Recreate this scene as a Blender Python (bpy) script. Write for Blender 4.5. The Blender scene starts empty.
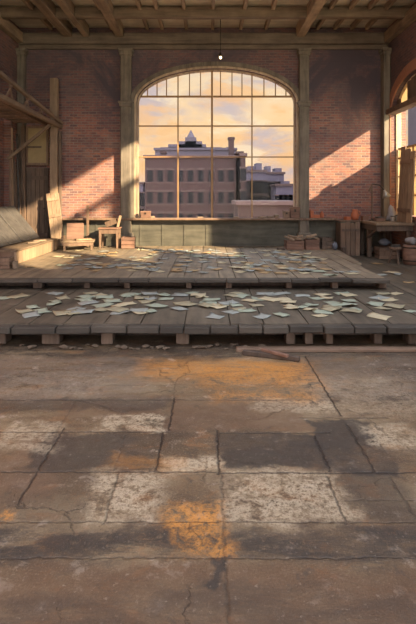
import bpy, bmesh, math, random
from mathutils import Vector, Matrix, Euler
random.seed(11)
C = bpy.context.scene.collection
F = 480.0; CX = 208.0; HY = 195.0; CH = 1.9
XL, XR, YB, ZC = -5.3, 5.05, 13.5, 6.6
YF = -8.0
Z1, Z2 = 0.2875, 0.477            # tops of the two decks

def W(px, py, D): return Vector(((px-CX)/F*D, D, CH-(py-HY)/F*D))
def wx(px, D): return (px-CX)/F*D
def wz(py, D): return CH-(py-HY)/F*D

# ------------------------------------------------------------------ materials
class NT:
    def __init__(s, tree): s.t = tree; s.N = tree.nodes; s.L = tree.links
    def node(s, typ, **kw):
        n = s.N.new(typ)
        for k, v in kw.items(): setattr(n, k, v)
        return n
    def put(s, sock, v):
        if isinstance(v, bpy.types.NodeSocket): s.L.new(v, sock)
        elif v is not None:
            if isinstance(v, (tuple, list)) and len(v) == 3 and sock.type == 'RGBA': v = (*v, 1)
            sock.default_value = v
    def math(s, op, a, b=None, c=None, clamp=False):
        n = s.node('ShaderNodeMath', operation=op, use_clamp=clamp)
        s.put(n.inputs[0], a); s.put(n.inputs[1], b)
        if c is not None: s.put(n.inputs[2], c)
        return n.outputs[0]
    def mix(s, f, a, b, mode='MIX'):
        n = s.node('ShaderNodeMix', data_type='RGBA', blend_type=mode)
        s.put(n.inputs[0], f); s.put(n.inputs[6], a); s.put(n.inputs[7], b)
        return n.outputs[2]
    def ramp(s, f, stops):
        n = s.node('ShaderNodeValToRGB'); e = n.color_ramp.elements
        while len(e) < len(stops): e.new(0.5)
        for el, (p, c) in zip(e, stops): el.position = p; el.color = (*c, 1) if len(c) == 3 else c
        s.put(n.inputs[0], f); return n.outputs[0]
    def step(s, v, a, b, o0=0., o1=1.):
        n = s.node('ShaderNodeMapRange', interpolation_type='SMOOTHSTEP')
        s.put(n.inputs[0], v)
        for i, q in enumerate((a, b, o0, o1)): n.inputs[1+i].default_value = q
        return n.outputs[0]
    def noise(s, vec, scale, detail=6, rough=.6, dist=0., col=False):
        n = s.node('ShaderNodeTexNoise')
        s.put(n.inputs['Vector'], vec); n.inputs['Scale'].default_value = scale
        n.inputs['Detail'].default_value = detail; n.inputs['Roughness'].default_value = rough
        n.inputs['Distortion'].default_value = dist
        return n.outputs['Color' if col else 'Fac']
    def scale(s, vec, sc, loc=(0,0,0), rot=(0,0,0)):
        n = s.node('ShaderNodeMapping'); s.put(n.inputs[0], vec)
        n.inputs['Scale'].default_value = sc; n.inputs['Location'].default_value = loc
        n.inputs['Rotation'].default_value = rot
        return n.outputs[0]

def srgb(r, g, b):
    f = lambda c: (c/255/12.92) if c/255 <= .04045 else ((c/255+.055)/1.055)**2.4
    return (f(r), f(g), f(b))

def mat_new(name):
    m = bpy.data.materials.new(name); m.use_nodes = True
    t = NT(m.node_tree); b = m.node_tree.nodes['Principled BSDF']
    return m, t, b

def wood(name, dark, light, axis='z', rough=.75, freq=14.0, var=.5):
    ds = lambda c: tuple(x*.62+.38*(.3*c[0]+.59*c[1]+.11*c[2]) for x in c)
    dark, light = ds(dark), ds(light)
    m, t, b = mat_new(name)
    co = t.node('ShaderNodeTexCoord').outputs['Object']
    inf = t.node('ShaderNodeObjectInfo').outputs['Random']
    st = {'x': (.09,1,1), 'y': (1,.09,1), 'z': (1,1,.09)}[axis]
    v = t.scale(co, st)
    sh = t.node('ShaderNodeVectorMath', operation='ADD'); t.put(sh.inputs[0], v)
    cmb = t.node('ShaderNodeCombineXYZ'); t.put(cmb.inputs[0], t.math('MULTIPLY', inf, 37.)); t.put(cmb.inputs[1], t.math('MULTIPLY', inf, 11.))
    t.put(sh.inputs[1], cmb.outputs[0]); v = sh.outputs[0]
    g = t.noise(v, freq, 8, .65, .4)
    big = t.noise(co, 2.2, 5, .6)
    f = t.math('ADD', t.math('MULTIPLY', g, .7), t.math('MULTIPLY', big, .5))
    col = t.ramp(f, [(.36, dark), (.76, light)])
    fac = t.math('ADD', 1-var/2, t.math('MULTIPLY', inf, var))
    cc = t.node('ShaderNodeCombineColor'); [t.put(cc.inputs[i], fac) for i in range(3)]
    col = t.mix(1., col, cc.outputs[0], 'MULTIPLY')
    t.put(b.inputs['Base Color'], col); b.inputs['Roughness'].default_value = rough
    bp = t.node('ShaderNodeBump'); bp.inputs['Strength'].default_value = .35; bp.inputs['Distance'].default_value = .01
    t.put(bp.inputs['Height'], g); t.put(b.inputs['Normal'], bp.outputs[0])
    return m

def plain(name, col, rough=.6, metal=0., var=.25, sc=9.):
    m, t, b = mat_new(name)
    co = t.node('ShaderNodeTexCoord').outputs['Object']
    n = t.noise(co, sc, 6, .65)
    c = t.mix(n, tuple(x*(1-var) for x in col), tuple(min(1, x*(1+var)) for x in col))
    t.put(b.inputs['Base Color'], c); b.inputs['Roughness'].default_value = rough; b.inputs['Metallic'].default_value = metal
    return m

def brick(name, plane, c1, c2, mortar, soot_shade, sc=1., sootamt=.6, orange=None):
    m, t, b = mat_new(name)
    g = t.node('ShaderNodeNewGeometry').outputs['Position']
    sp = t.node('ShaderNodeSeparateXYZ'); t.put(sp.inputs[0], g)
    cb = t.node('ShaderNodeCombineXYZ')
    t.put(cb.inputs[0], sp.outputs[0 if plane == 'x' else 1]); t.put(cb.inputs[1], sp.outputs[2])
    v = cb.outputs[0]
    br = t.node('ShaderNodeTexBrick'); t.put(br.inputs['Vector'], v)
    br.inputs['Scale'].default_value = 1.; br.inputs['Brick Width'].default_value = .27*sc; br.inputs['Row Height'].default_value = .09*sc
    br.inputs['Mortar Size'].default_value = .010; br.inputs['Mortar Smooth'].default_value = .3; br.inputs['Bias'].default_value = -.1
    t.put(br.inputs['Color1'], c1); t.put(br.inputs['Color2'], c2); t.put(br.inputs['Mortar'], mortar)
    col = br.outputs['Color']
    # weathering: pale lime bloom, dark soot and orange scuffs, all of the wall itself
    n1 = t.noise(g, 1.1, 8, .68, .3)
    n2 = t.noise(t.scale(g, (2.2,2.2,9)), 1.6, 7, .7)
    n3 = t.noise(g, .7, 6, .7, .6)
    col = t.mix(t.math('MULTIPLY', t.step(n1, .5, .72), .55), col, mortar)
    if orange: col = t.mix(t.math('MULTIPLY', t.step(n2, .52, .66), .55), col, orange)
    n4 = t.noise(g, 22, 4, .7)
    col = t.mix(t.math('MULTIPLY', t.step(n4, .5, .68), .4), col, mortar)
    col = t.mix(t.math('MULTIPLY', t.step(n4, .34, .46, 1., 0.), .5), col, soot_shade)
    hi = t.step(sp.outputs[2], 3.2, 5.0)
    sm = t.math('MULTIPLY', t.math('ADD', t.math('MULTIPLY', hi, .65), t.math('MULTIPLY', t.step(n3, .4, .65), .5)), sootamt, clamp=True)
    col = t.mix(sm, col, soot_shade)
    t.put(b.inputs['Base Color'], col); b.inputs['Roughness'].default_value = .9
    bp = t.node('ShaderNodeBump'); bp.inputs['Strength'].default_value = .5; bp.inputs['Distance'].default_value = .012
    t.put(bp.inputs['Height'], t.math('ADD', t.math('SUBTRACT', 1., br.outputs['Fac']), t.math('MULTIPLY', n2, .6))); t.put(b.inputs['Normal'], bp.outputs[0])
    return m

def concrete_floor():
    m, t, b = mat_new('stained_concrete')
    g = t.node('ShaderNodeNewGeometry').outputs['Position']
    wob = t.noise(g, 1.7, 6, .7, .0, True)
    va = t.node('ShaderNodeVectorMath', operation='MULTIPLY_ADD')
    t.put(va.inputs[0], wob); va.inputs[1].default_value = (.5,.5,0); va.inputs[2].default_value = (-.25,-.25,0)
    ad = t.node('ShaderNodeVectorMath', operation='ADD'); t.put(ad.inputs[0], g); t.put(ad.inputs[1], va.outputs[0])
    spw = t.node('ShaderNodeSeparateXYZ'); t.put(spw.inputs[0], ad.outputs[0])
    fine = t.noise(g, 14, 3, .6, 0, True)
    vb = t.node('ShaderNodeVectorMath', operation='MULTIPLY_ADD')
    t.put(vb.inputs[0], fine); vb.inputs[1].default_value = (.05,.05,0); vb.inputs[2].default_value = (-.025,-.025,0)
    ad2 = t.node('ShaderNodeVectorMath', operation='ADD'); t.put(ad2.inputs[0], g); t.put(ad2.inputs[1], vb.outputs[0])
    sps = t.node('ShaderNodeSeparateXYZ'); t.put(sps.inputs[0], ad2.outputs[0])
    n_big = t.noise(t.scale(g, (.55,1.1,1)), 1.3, 8, .65, .3)
    n_mid = t.noise(g, 5.5, 9, .72, .2)
    n_fine = t.noise(g, 28, 6, .7)
    n_str = t.noise(t.scale(g, (.8,3.2,1)), 2.4, 9, .74, .5)
    base = t.ramp(n_big, [(.32, srgb(68,53,38)), (.48, srgb(104,83,60)), (.66, srgb(136,117,90))])
    base = t.mix(t.math('MULTIPLY', t.step(n_str, .5, .64), .55), base, srgb(86,66,50))
    base = t.mix(t.math('MULTIPLY', t.step(n_mid, .56, .66), .5), base, srgb(176,158,140))
    n_grit = t.noise(g, 75, 5, .75)
    base = t.mix(t.math('MULTIPLY', t.step(n_grit, .52, .66), .4), base, srgb(156,138,112))
    base = t.mix(t.math('MULTIPLY', t.step(n_grit, .34, .46, 1., 0.), .5), base, srgb(52,42,34))
    rust = t.noise(t.scale(g, (1,1.6,1), (5,2,0)), 3.1, 9, .75, .4)
    base = t.mix(t.math('MULTIPLY', t.step(rust, .52, .66), .45), base, srgb(138,92,52))
    def box(px0, px1, py0, py1, sp, soft):
        D0, D1 = F*CH/(py1-HY), F*CH/(py0-HY); Dm = F*CH/((py0+py1)/2-HY)
        x0, x1 = wx(px0, Dm), wx(px1, Dm)
        return rect(x0, x1, D0, D1, sp, soft)
    def rect(x0, x1, y0, y1, sp, soft):
        a = t.math('SUBTRACT', t.math('ABSOLUTE', t.math('SUBTRACT', sp.outputs[0], (x0+x1)/2)), (x1-x0)/2)
        c = t.math('SUBTRACT', t.math('ABSOLUTE', t.math('SUBTRACT', sp.outputs[1], (y0+y1)/2)), (y1-y0)/2)
        return t.step(t.math('MAXIMUM', a, c), -soft, soft, 1., 0.)
    soot_shade = srgb(50,43,38); bleach = srgb(186,168,140); ochre = srgb(196,132,58); brown = srgb(104,80,60)
    patches = [
        ((0,60,436,500), brown, .7, .10, None), ((60,165,402,418), brown, .55, .05, None), ((345,416,470,520), soot_shade, .55, .08, None),
        ((172,300,398,431), brown, .6, .03, None), ((300,416,376,414), bleach, .35, .12, 'mid'),
        ((36,158,433,472), soot_shade, .75, .035, 'big'), ((218,322,434,471), soot_shade, .85, .03, 'big'), ((314,385,420,474), soot_shade, .85, .03, 'big'),
        ((0,170,398,412), soot_shade, .6, .06, 'big'), ((0,95,470,520), soot_shade, .35, .06, 'big'),
        ((92,160,473,521), bleach, .66, .08, 'mid'), ((224,344,474,521), bleach, .64, .08, 'mid'), ((100,170,416,432), bleach, .7, .03, 'mid'),
        ((162,217,455,471), bleach, .75, .05, 'mid'), ((0,60,424,452), bleach, .5, .06, 'mid'), ((250,330,398,412), bleach, .5, .05, 'mid'),
        ((365,416,424,446), bleach, .6, .07, 'mid'), ((0,110,372,396), bleach, .28, .12, 'mid'),
        ((-60,230,526,560), soot_shade, .9, .07, 'str'), ((226,470,526,560), soot_shade, .85, .07, 'str'), ((-60,470,566,660), srgb(92,66,46), .55, .08, None), ((-60,150,356,400), srgb(120,110,100), .45, .2, 'str'), ((300,470,356,400), srgb(120,108,96), .4, .2, 'str'), ((-50,470,590,640), soot_shade, .45, .05, 'str'),
        ((-80,480,343,357), soot_shade, .7, .08, 'str'),  # shade along the stage foot, put into the floor colour
        ((140,300,361,378), ochre, .62, .2, 'str'), ((196,318,364,386), ochre, .6, .16, 'mid'), ((215,312,390,402), ochre, .5, .12, 'mid'), ((166,224,503,530), ochre, .7, .06, 'mid'), ((178,226,520,556), ochre, .7, .07, 'mid'), ((178,222,552,564), ochre, .6, .03, 'mid'),
        ((0,12,506,520), ochre, .7, .04, 'mid'), ((110,180,455,470), ochre, .25, .06, 'str'),
        ((206,223,560,600), soot_shade, .85, .02, None),
    ]
    n_hole = t.math('MULTIPLY', t.step(n_fine, .34, .54), t.step(n_grit, .3, .5))
    msk = {'big': t.step(n_big, .34, .5), 'mid': t.math('MULTIPLY', t.math('MULTIPLY', t.step(n_mid, .38, .52), t.step(n_str, .3, .48)), n_hole), 'str': t.math('MULTIPLY', t.step(n_str, .34, .54), t.step(n_fine, .26, .5))}
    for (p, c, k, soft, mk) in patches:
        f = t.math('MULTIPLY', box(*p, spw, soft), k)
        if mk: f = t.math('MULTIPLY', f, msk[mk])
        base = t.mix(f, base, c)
    base = t.mix(t.math('MULTIPLY', t.step(n_mid, .3, .44, 1., 0.), .7), base, srgb(58,50,44))
    base = t.mix(t.math('MULTIPLY', t.step(n_fine, .58, .72), .3), base, srgb(190,172,152))
    # joints between the slabs (px x, px y0, px y1) and (px y, x0, x1)
    seam = None
    def add(f):
        nonlocal seam
        seam = f if seam is None else t.math('MAXIMUM', seam, f)
    for (px, py0, py1, k) in [(172,398,431,1), (160,432,471,1), (112,474,524,.6), (218,430,474,1), (224,474,640,.5), (322,436,472,.9), (336,476,524,.8), (320,356,416,1), (360,424,474,.8), (120,436,472,.35), (66,404,432,.3), (44,428,505,.9), (402,476,520,.5)]:
        D0, D1 = F*CH/(py1-HY), F*CH/(py0-HY); x = wx(px, (D0+D1)/2)
        add(t.math('MULTIPLY', rect(x-.005, x+.005, D0, D1, sps, .010), k))
    for (py, px0, px1, k) in [(400,0,300,.7), (432,0,170,.8), (433,218,330,.9), (418,300,390,.7), (472,0,218,.8), (473,218,416,.9), (522,0,416,.55), (385,90,310,.35), (558,0,416,.5), (500,345,416,.4)]:
        D = F*CH/(py-HY)
        add(t.math('MULTIPLY', rect(wx(px0, D), wx(px1, D), D-.004, D+.004, sps, .010), k))
    vo = t.node('ShaderNodeTexVoronoi', feature='DISTANCE_TO_EDGE'); vo.inputs['Scale'].default_value = .85
    t.put(vo.inputs['Vector'], t.scale(ad.outputs[0], (1,1,1)))
    crack = t.math('MULTIPLY', t.step(vo.outputs[0], .001, .006, 1., 0.), t.step(n_big, .45, .6))
    add(t.math('MULTIPLY', crack, .45))
    base = t.mix(seam, base, srgb(38,31,27))
    t.put(b.inputs['Base Color'], base)
    grime = t.noise(t.scale(g, (1,1.3,1), (9,4,0)), 2.1, 10, .78, .3)
    base = t.mix(t.math('MULTIPLY', t.step(grime, .5, .6), .55), base, srgb(56,46,38))
    base = t.mix(t.math('MULTIPLY', t.step(grime, .36, .46, 1., 0.), .22), base, srgb(178,158,132))
    t.put(b.inputs['Roughness'], t.step(n_mid, .3, .7, .55, .85))
    bp = t.node('ShaderNodeBump'); bp.inputs['Strength'].default_value = .9; bp.inputs['Distance'].default_value = .02
    t.put(bp.inputs['Height'], t.math('SUBTRACT', t.math('ADD', t.math('MULTIPLY', n_mid, .6), t.math('MULTIPLY', n_grit, .35)), seam)); t.put(b.inputs['Normal'], bp.outputs[0])
    return m

M = {}
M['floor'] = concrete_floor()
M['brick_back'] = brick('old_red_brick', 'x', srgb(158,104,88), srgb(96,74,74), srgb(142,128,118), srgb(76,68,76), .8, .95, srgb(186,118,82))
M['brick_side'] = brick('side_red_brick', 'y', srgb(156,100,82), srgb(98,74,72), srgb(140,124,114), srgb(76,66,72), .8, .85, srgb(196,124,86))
M['brick_arch'] = plain('arch_brick', srgb(150,106,84), .9, 0, .35, 14)
M['ceil'] = wood('ceiling_boards', srgb(142,128,96), srgb(206,190,152), 'x', .85, 8)
M['beam'] = wood('ceiling_beam_wood', srgb(84,64,40), srgb(168,134,86), 'y', .7, 9)
M['beam_x'] = wood('cross_beam_wood', srgb(70,54,34), srgb(146,118,80), 'x', .7, 9)
M['plate'] = wood('wall_plate_wood', srgb(62,50,40), srgb(116,98,76), 'x', .8, 9, .1)
M['post'] = wood('weathered_column', srgb(68,60,48), srgb(130,116,92), 'z', .8, 9, .2)
M['frame'] = wood('window_frame_wood', srgb(110,86,54), srgb(198,164,112), 'z', .6, 10, .2)
M['bar'] = plain('window_bar', srgb(150,116,72), .6)
M['panel_green'] = wood('green_grey_panelling', srgb(50,50,40), srgb(100,96,76), 'x', .85, 7, .2)
M['wood_dark'] = wood('dark_wood', srgb(56,42,30), srgb(112,84,58), 'z')
M['wood_mid'] = wood('brown_wood', srgb(76,54,34), srgb(138,100,64), 'z')
M['wood_midx'] = wood('brown_wood_lengthwise', srgb(76,54,34), srgb(138,100,64), 'x')
M['wood_light'] = wood('pale_wood', srgb(112,84,52), srgb(172,134,86), 'z')
M['wood_red'] = wood('reddish_wood', srgb(86,54,36), srgb(146,96,62), 'x')
M['wood_grey'] = wood('grey_wood', srgb(40,38,38), srgb(82,76,70), 'x', .8, 12)
M['wood_tan'] = wood('tan_wood', srgb(98,74,46), srgb(152,120,78), 'y')
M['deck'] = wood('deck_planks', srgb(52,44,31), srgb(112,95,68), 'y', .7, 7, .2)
M['deck_upper'] = wood('upper_deck_planks', srgb(76,63,44), srgb(150,126,88), 'y', .7, 7, .2)  # deck wood made paler, sunlight put into its colour
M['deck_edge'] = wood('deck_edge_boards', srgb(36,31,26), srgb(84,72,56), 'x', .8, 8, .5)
M['block'] = wood('support_block_wood', srgb(80,62,46), srgb(150,118,86), 'z', .8)
M['canvas'] = plain('stained_panel', srgb(150,132,96), .85, 0, .4, 4)
M['stone'] = plain('rubble_stone', srgb(92,78,64), .9, 0, .35, 9)
M['clay'] = plain('fired_clay', srgb(164,96,66), .8, 0, .3)
M['iron'] = plain('dark_iron', srgb(60,54,48), .5, .7)
M['tin'] = plain('dull_tin', srgb(150,146,136), .45, .5)
M['tarp'] = plain('grey_canvas', srgb(132,128,128), .9, 0, .25, 6)
M['rag'] = plain('blue_grey_cloth', srgb(96,100,108), .9, 0, .3, 6)
M['white'] = plain('enamel_white', srgb(230,220,196), .4)
PAPER = {'pale teal': plain('teal_paper', srgb(152,160,142), .85, 0, .22, 5), 'cream': plain('cream_paper', srgb(184,172,142), .85, 0, .2, 5),
         'grey-blue': plain('grey_blue_paper', srgb(146,150,144), .85, 0, .2, 5), 'tan': plain('tan_paper', srgb(168,142,104), .85, 0, .2, 5),
         'olive': plain('olive_paper', srgb(154,146,120), .85, 0, .2, 5)}
def glassm():
    m, t, b = mat_new('window_glass'); m.node_tree.nodes.remove(b)
    tr = t.node('ShaderNodeBsdfTransparent'); tr.inputs[0].default_value = (.95,.95,.93,1)
    gl = t.node('ShaderNodeBsdfGlossy'); gl.inputs['Roughness'].default_value = .08
    mx = t.node('ShaderNodeMixShader'); mx.inputs[0].default_value = .008
    t.put(mx.inputs[1], tr.outputs[0]); t.put(mx.inputs[2], gl.outputs[0])
    t.put(t.N['Material Output'].inputs['Surface'], mx.outputs[0]); return m
M['glass'] = glassm()
def dusty():
    m, t, b = mat_new('dusty_glass'); m.node_tree.nodes.remove(b)
    tl = t.node('ShaderNodeBsdfTranslucent'); tl.inputs[0].default_value = (*srgb(206,190,160), 1)
    df = t.node('ShaderNodeBsdfDiffuse'); df.inputs[0].default_value = (*srgb(170,155,125), 1)
    mx = t.node('ShaderNodeMixShader'); mx.inputs[0].default_value = .3
    t.put(mx.inputs[1], tl.outputs[0]); t.put(mx.inputs[2], df.outputs[0])
    t.put(t.N['Material Output'].inputs['Surface'], mx.outputs[0]); return m
M['dusty'] = dusty()
def lampm():
    m, t, b = mat_new('bulb_glow'); b.inputs['Emission Color'].default_value = (1,.72,.36,1); b.inputs['Emission Strength'].default_value = 4.
    return m
M['bulb'] = lampm()

# ------------------------------------------------------------------ mesh building
class MB:
    def __init__(s): s.v = []; s.f = []
    def add(s, vs, fs):
        o = len(s.v); s.v += [Vector(v) for v in vs]; s.f += [tuple(i+o for i in f) for f in fs]; return s
    def hexa(s, p):       # 8 points: bottom ring then top ring
        return s.add(p, [(3,2,1,0),(4,5,6,7),(0,1,5,4),(1,2,6,5),(2,3,7,6),(3,0,4,7)])
    def box(s, c, d, rot=(0,0,0)):
        R = Euler(rot).to_matrix(); c = Vector(c)
        p = [c + R @ Vector((sx*d[0]/2, sy*d[1]/2, sz*d[2]/2)) for sz in (-1,1) for sx, sy in ((-1,-1),(1,-1),(1,1),(-1,1))]
        return s.hexa(p)
    def bb(s, x0, x1, y0, y1, z0, z1): return s.box(((x0+x1)/2,(y0+y1)/2,(z0+z1)/2), (abs(x1-x0),abs(y1-y0),abs(z1-z0)))
    def bar(s, a, b, w, h=None, up=(0,0,1)):
        a, b = Vector(a), Vector(b); h = h or w; d = (b-a).normalized(); up = Vector(up)
        if abs(d.dot(up)) > .95: up = Vector((0,1,0))
        r = d.cross(up).normalized()*w/2; u = r.cross(d).normalized()*h/2
        return s.hexa([a-r-u, a+r-u, a+r+u, a-r+u, b-r-u, b+r-u, b+r+u, b-r+u])
    def cyl(s, a, b, r0, r1=None, n=14, cap=True):
        a, b = Vector(a), Vector(b); r1 = r0 if r1 is None else r1; d = (b-a).normalized()
        up = Vector((0,0,1)) if abs(d.z) < .95 else Vector((1,0,0)); x = d.cross(up).normalized(); y = d.cross(x)
        vs = [p + (x*math.cos(2*math.pi*i/n)+y*math.sin(2*math.pi*i/n))*r for p, r in ((a,r0),(b,r1)) for i in range(n)]
        fs = [(i,(i+1)%n,n+(i+1)%n,n+i) for i in range(n)]
        if cap: fs += [tuple(range(n-1,-1,-1)), tuple(range(n,2*n))]
        return s.add(vs, fs)
    def lathe(s, prof, c=(0,0,0), n=18, tilt=None):
        c = Vector(c); R = Euler(tilt).to_matrix() if tilt else Matrix.Identity(3)
        vs = [c + R @ Vector((r*math.cos(2*math.pi*i/n), r*math.sin(2*math.pi*i/n), z)) for r, z in prof for i in range(n)]
        fs = [(k*n+i, k*n+(i+1)%n, (k+1)*n+(i+1)%n, (k+1)*n+i) for k in range(len(prof)-1) for i in range(n)]
        fs += [tuple(range(n-1,-1,-1)), tuple(range((len(prof)-1)*n, len(prof)*n))]
        return s.add(vs, fs)
    def lump(s, c, d, seed, sub=2, amp=.25):
        r = random.Random(seed); bm = bmesh.new(); bmesh.ops.create_icosphere(bm, subdivisions=sub, radius=1)
        c = Vector(c); o = len(s.v); ph = [r.uniform(0,6) for _ in range(6)]
        for v in bm.verts:
            p = v.co; k = 1+amp*(math.sin(p.x*3+ph[0])*math.sin(p.y*3.1+ph[1])+.6*math.sin(p.z*5+ph[2])*math.sin(p.x*4.3+ph[3]))
            s.v.append(c+Vector((p.x*d[0]*k, p.y*d[1]*k, max(p.z*d[2]*k, -d[2]))))
        for f in bm.faces: s.f.append(tuple(v.index+o for v in f.verts))
        bm.free(); return s
    def build(s, name, mat, parent=None, bevel=0., smooth=False, recentre=False):
        me = bpy.data.meshes.new(name); off = Vector((0,0,0))
        if recentre:
            xs, ys, zs = zip(*[(v.x, v.y, v.z) for v in s.v]); off = Vector(((min(xs)+max(xs))/2, (min(ys)+max(ys))/2, min(zs)))
        me.from_pydata([tuple(v-off) for v in s.v], [], s.f)
        bm = bmesh.new(); bm.from_mesh(me); bmesh.ops.recalc_face_normals(bm, faces=bm.faces); bm.to_mesh(me); bm.free()
        me.materials.append(mat)
        if smooth:
            for p in me.polygons: p.use_smooth = True
        o = bpy.data.objects.new(name, me); C.objects.link(o); o.location = off
        if parent: o.parent = parent
        if bevel:
            md = o.modifiers.new('soft_edges', 'BEVEL'); md.width = bevel; md.segments = 1; md.limit_method = 'ANGLE'
        return o

def tag(o, label, cat, group=None, kind=None):
    o['label'] = label; o['category'] = cat
    if group: o['group'] = group
    if kind: o['kind'] = kind
    return o
def thing(name, label, cat, loc=(0,0,0), rz=0., group=None, rot=None):
    o = bpy.data.objects.new(name, None); C.objects.link(o); o.location = loc
    o.rotation_euler = rot or (0,0,rz); o.empty_display_size = .1
    return tag(o, label, cat, group)
def struct(o, label=None, cat=None):
    o['kind'] = 'structure'
    if label: o['label'] = label
    if cat: o['category'] = cat
    return o
def dup(root, loc, rz=None, label=None, group=None):
    r = root.copy(); C.objects.link(r); r.location = loc
    if rz is not None: r.rotation_euler = (r.rotation_euler.x, r.rotation_euler.y, rz)
    if label: r['label'] = label
    if group: r['group'] = group
    for ch in list(root.children):
        c = ch.copy(); C.objects.link(c); c.parent = r
        for g in list(ch.children):
            d = g.copy(); C.objects.link(d); d.parent = c
    return r

# ------------------------------------------------------------------ room shell
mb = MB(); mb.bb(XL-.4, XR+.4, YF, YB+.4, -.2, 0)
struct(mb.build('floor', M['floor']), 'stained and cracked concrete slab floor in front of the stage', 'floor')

def ell(o, n=28):     # points of an opening's arch, left to right
    u0, u1, z0, zs, zt = o; c, a = (u0+u1)/2, (u1-u0)/2
    return [(c-a*math.cos(math.pi*i/n), zs+(zt-zs)*math.sin(math.pi*i/n)) for i in range(n+1)]
def wall(name, u0, u1, z0, z1, ops, th, mp, mat):
    mb = MB()
    def quad(a, b, c, d):
        mb.hexa([mp(*a,0), mp(*b,0), mp(*b,th), mp(*a,th), mp(*d,0), mp(*c,0), mp(*c,th), mp(*d,th)])
    u = u0
    for o in sorted(ops):
        quad((u,z0),(o[0],z0),(o[0],z1),(u,z1))
        if o[2] > z0+1e-4: quad((o[0],z0),(o[1],z0),(o[1],o[2]),(o[0],o[2]))
        pts = ell(o)
        for p, q in zip(pts, pts[1:]): quad(p, q, (q[0],z1), (p[0],z1))
        u = o[1]
    quad((u,z0),(u1,z0),(u1,z1),(u,z1))
    return struct(mb.build(name, mat))
mpB = lambda u, z, w: (u, YB+w, z)
mpL = lambda u, z, w: (XL-w, u, z)
mpR = lambda u, z, w: (XR+w, u, z)
W1 = (-2.01, 2.48, 1.22, 4.5, 5.46)
W2 = (10.2, 13.22, 1.36, 4.1, 4.95)
W3 = (6.9, 9.2, 3.2, 6.79, 6.795)
W4 = (4.5, 6.82, 4.4, 6.79, 6.795)
W5 = (2.0, 4.42, 5.5, 6.79, 6.795)
WL = (10.7, 12.95, .5, 4.4, 5.25)
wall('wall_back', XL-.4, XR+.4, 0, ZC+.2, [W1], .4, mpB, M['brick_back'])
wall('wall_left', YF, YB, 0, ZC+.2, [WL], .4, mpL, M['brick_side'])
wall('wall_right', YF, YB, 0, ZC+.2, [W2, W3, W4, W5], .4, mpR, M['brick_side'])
mb = MB(); mb.bb(XL-.36, XL-.2, WL[0]-.0, WL[1], .5, 5.3); struct(mb.build('trim_1', M['brick_side']), 'brick infill of the blind arch on the left wall', 'wall')

def ring(name, o, mp, d0, d1, w0, w1, mat, parent=None, legs=True, foot=None):
    mb = MB(); u0, u1, z0, zs, zt = o; foot = z0 if foot is None else foot
    c, a, b = (u0+u1)/2, (u1-u0)/2, zt-zs; n = 32
    def P(i, d): th = math.pi*i/n; return (c-(a+d)*math.cos(th), zs+(b+d)*math.sin(th))
    segs = [(P(i,d0),P(i+1,d0),P(i+1,d1),P(i,d1)) for i in range(n)]
    if legs:
        for s in (-1, 1): segs.append(((c+s*(a+d0),foot),(c+s*(a+d0),zs),(c+s*(a+d1),zs),(c+s*(a+d1),foot)))
    for q in segs:
        mb.hexa([mp(*p,w0) for p in q]+[mp(*p,w1) for p in q])
    return mb.build(name, mat, parent)

# arched window in the back wall
w1 = struct(ring('window_1', W1, mpB, -.04, -.002, .1, .24, M['frame']), 'large arched window with many panes in the back wall', 'window')
struct(ring('trim_2', W1, mpB, .0, .06, -.05, -.002, M['frame'], foot=1.27), 'inner moulding of the big arched window', 'moulding')
struct(ring('trim_3', W1, mpB, .06, .17, -.1, -.002, M['post'], foot=1.27), 'outer moulding of the big arched window', 'moulding')
def archz(o, u):
    c, a = (o[0]+o[1])/2, (o[1]-o[0])/2; k = max(0, 1-((u-c)/a)**2); return o[3]+(o[4]-o[3])*math.sqrt(k)
def zx(px): return wx(px, 13.65)
for px, w in ((178,.032),(212,.055),(252,.032)):
    x = zx(px); mb = MB(); mb.bb(x-w/2, x+w/2, YB+.13, YB+.2, 1.22, archz(W1, x)-.02); mb.build('glazing_bar', M['bar'], w1)
for py, w in ((96.5,.045),(126,.03),(157,.028)):
    z = wz(py, 13.65); h = W1[1]-W1[0]; c = (W1[0]+W1[1])/2
    k = math.sqrt(max(0, 1-max(0,(z-W1[3])/(W1[4]-W1[3]))**2))*h/2-.03
    mb = MB(); mb.bb(c-k, c+k, YB+.125, YB+.205, z-w/2, z+w/2); mb.build('transom_bar', M['bar'], w1)
zt0 = wz(96.5, 13.65)
for px in (147.5,157,166.5,189.5,200.5,220.5,232,242,264,275.5,286):
    x = zx(px); mb = MB(); mb.bb(x-.013, x+.013, YB+.14, YB+.19, zt0, archz(W1, x)-.04); mb.build('short_bar', M['bar'], w1)
mb = MB(); pts = ell(W1, 32)
vs = [(W1[0],YB+.165,W1[2]),(W1[1],YB+.165,W1[2])]+[(p[0],YB+.165,p[1]) for p in reversed(pts)]
mb.add(vs, [tuple(range(len(vs)))]); mb.build('pane', M['glass'], w1)

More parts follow.
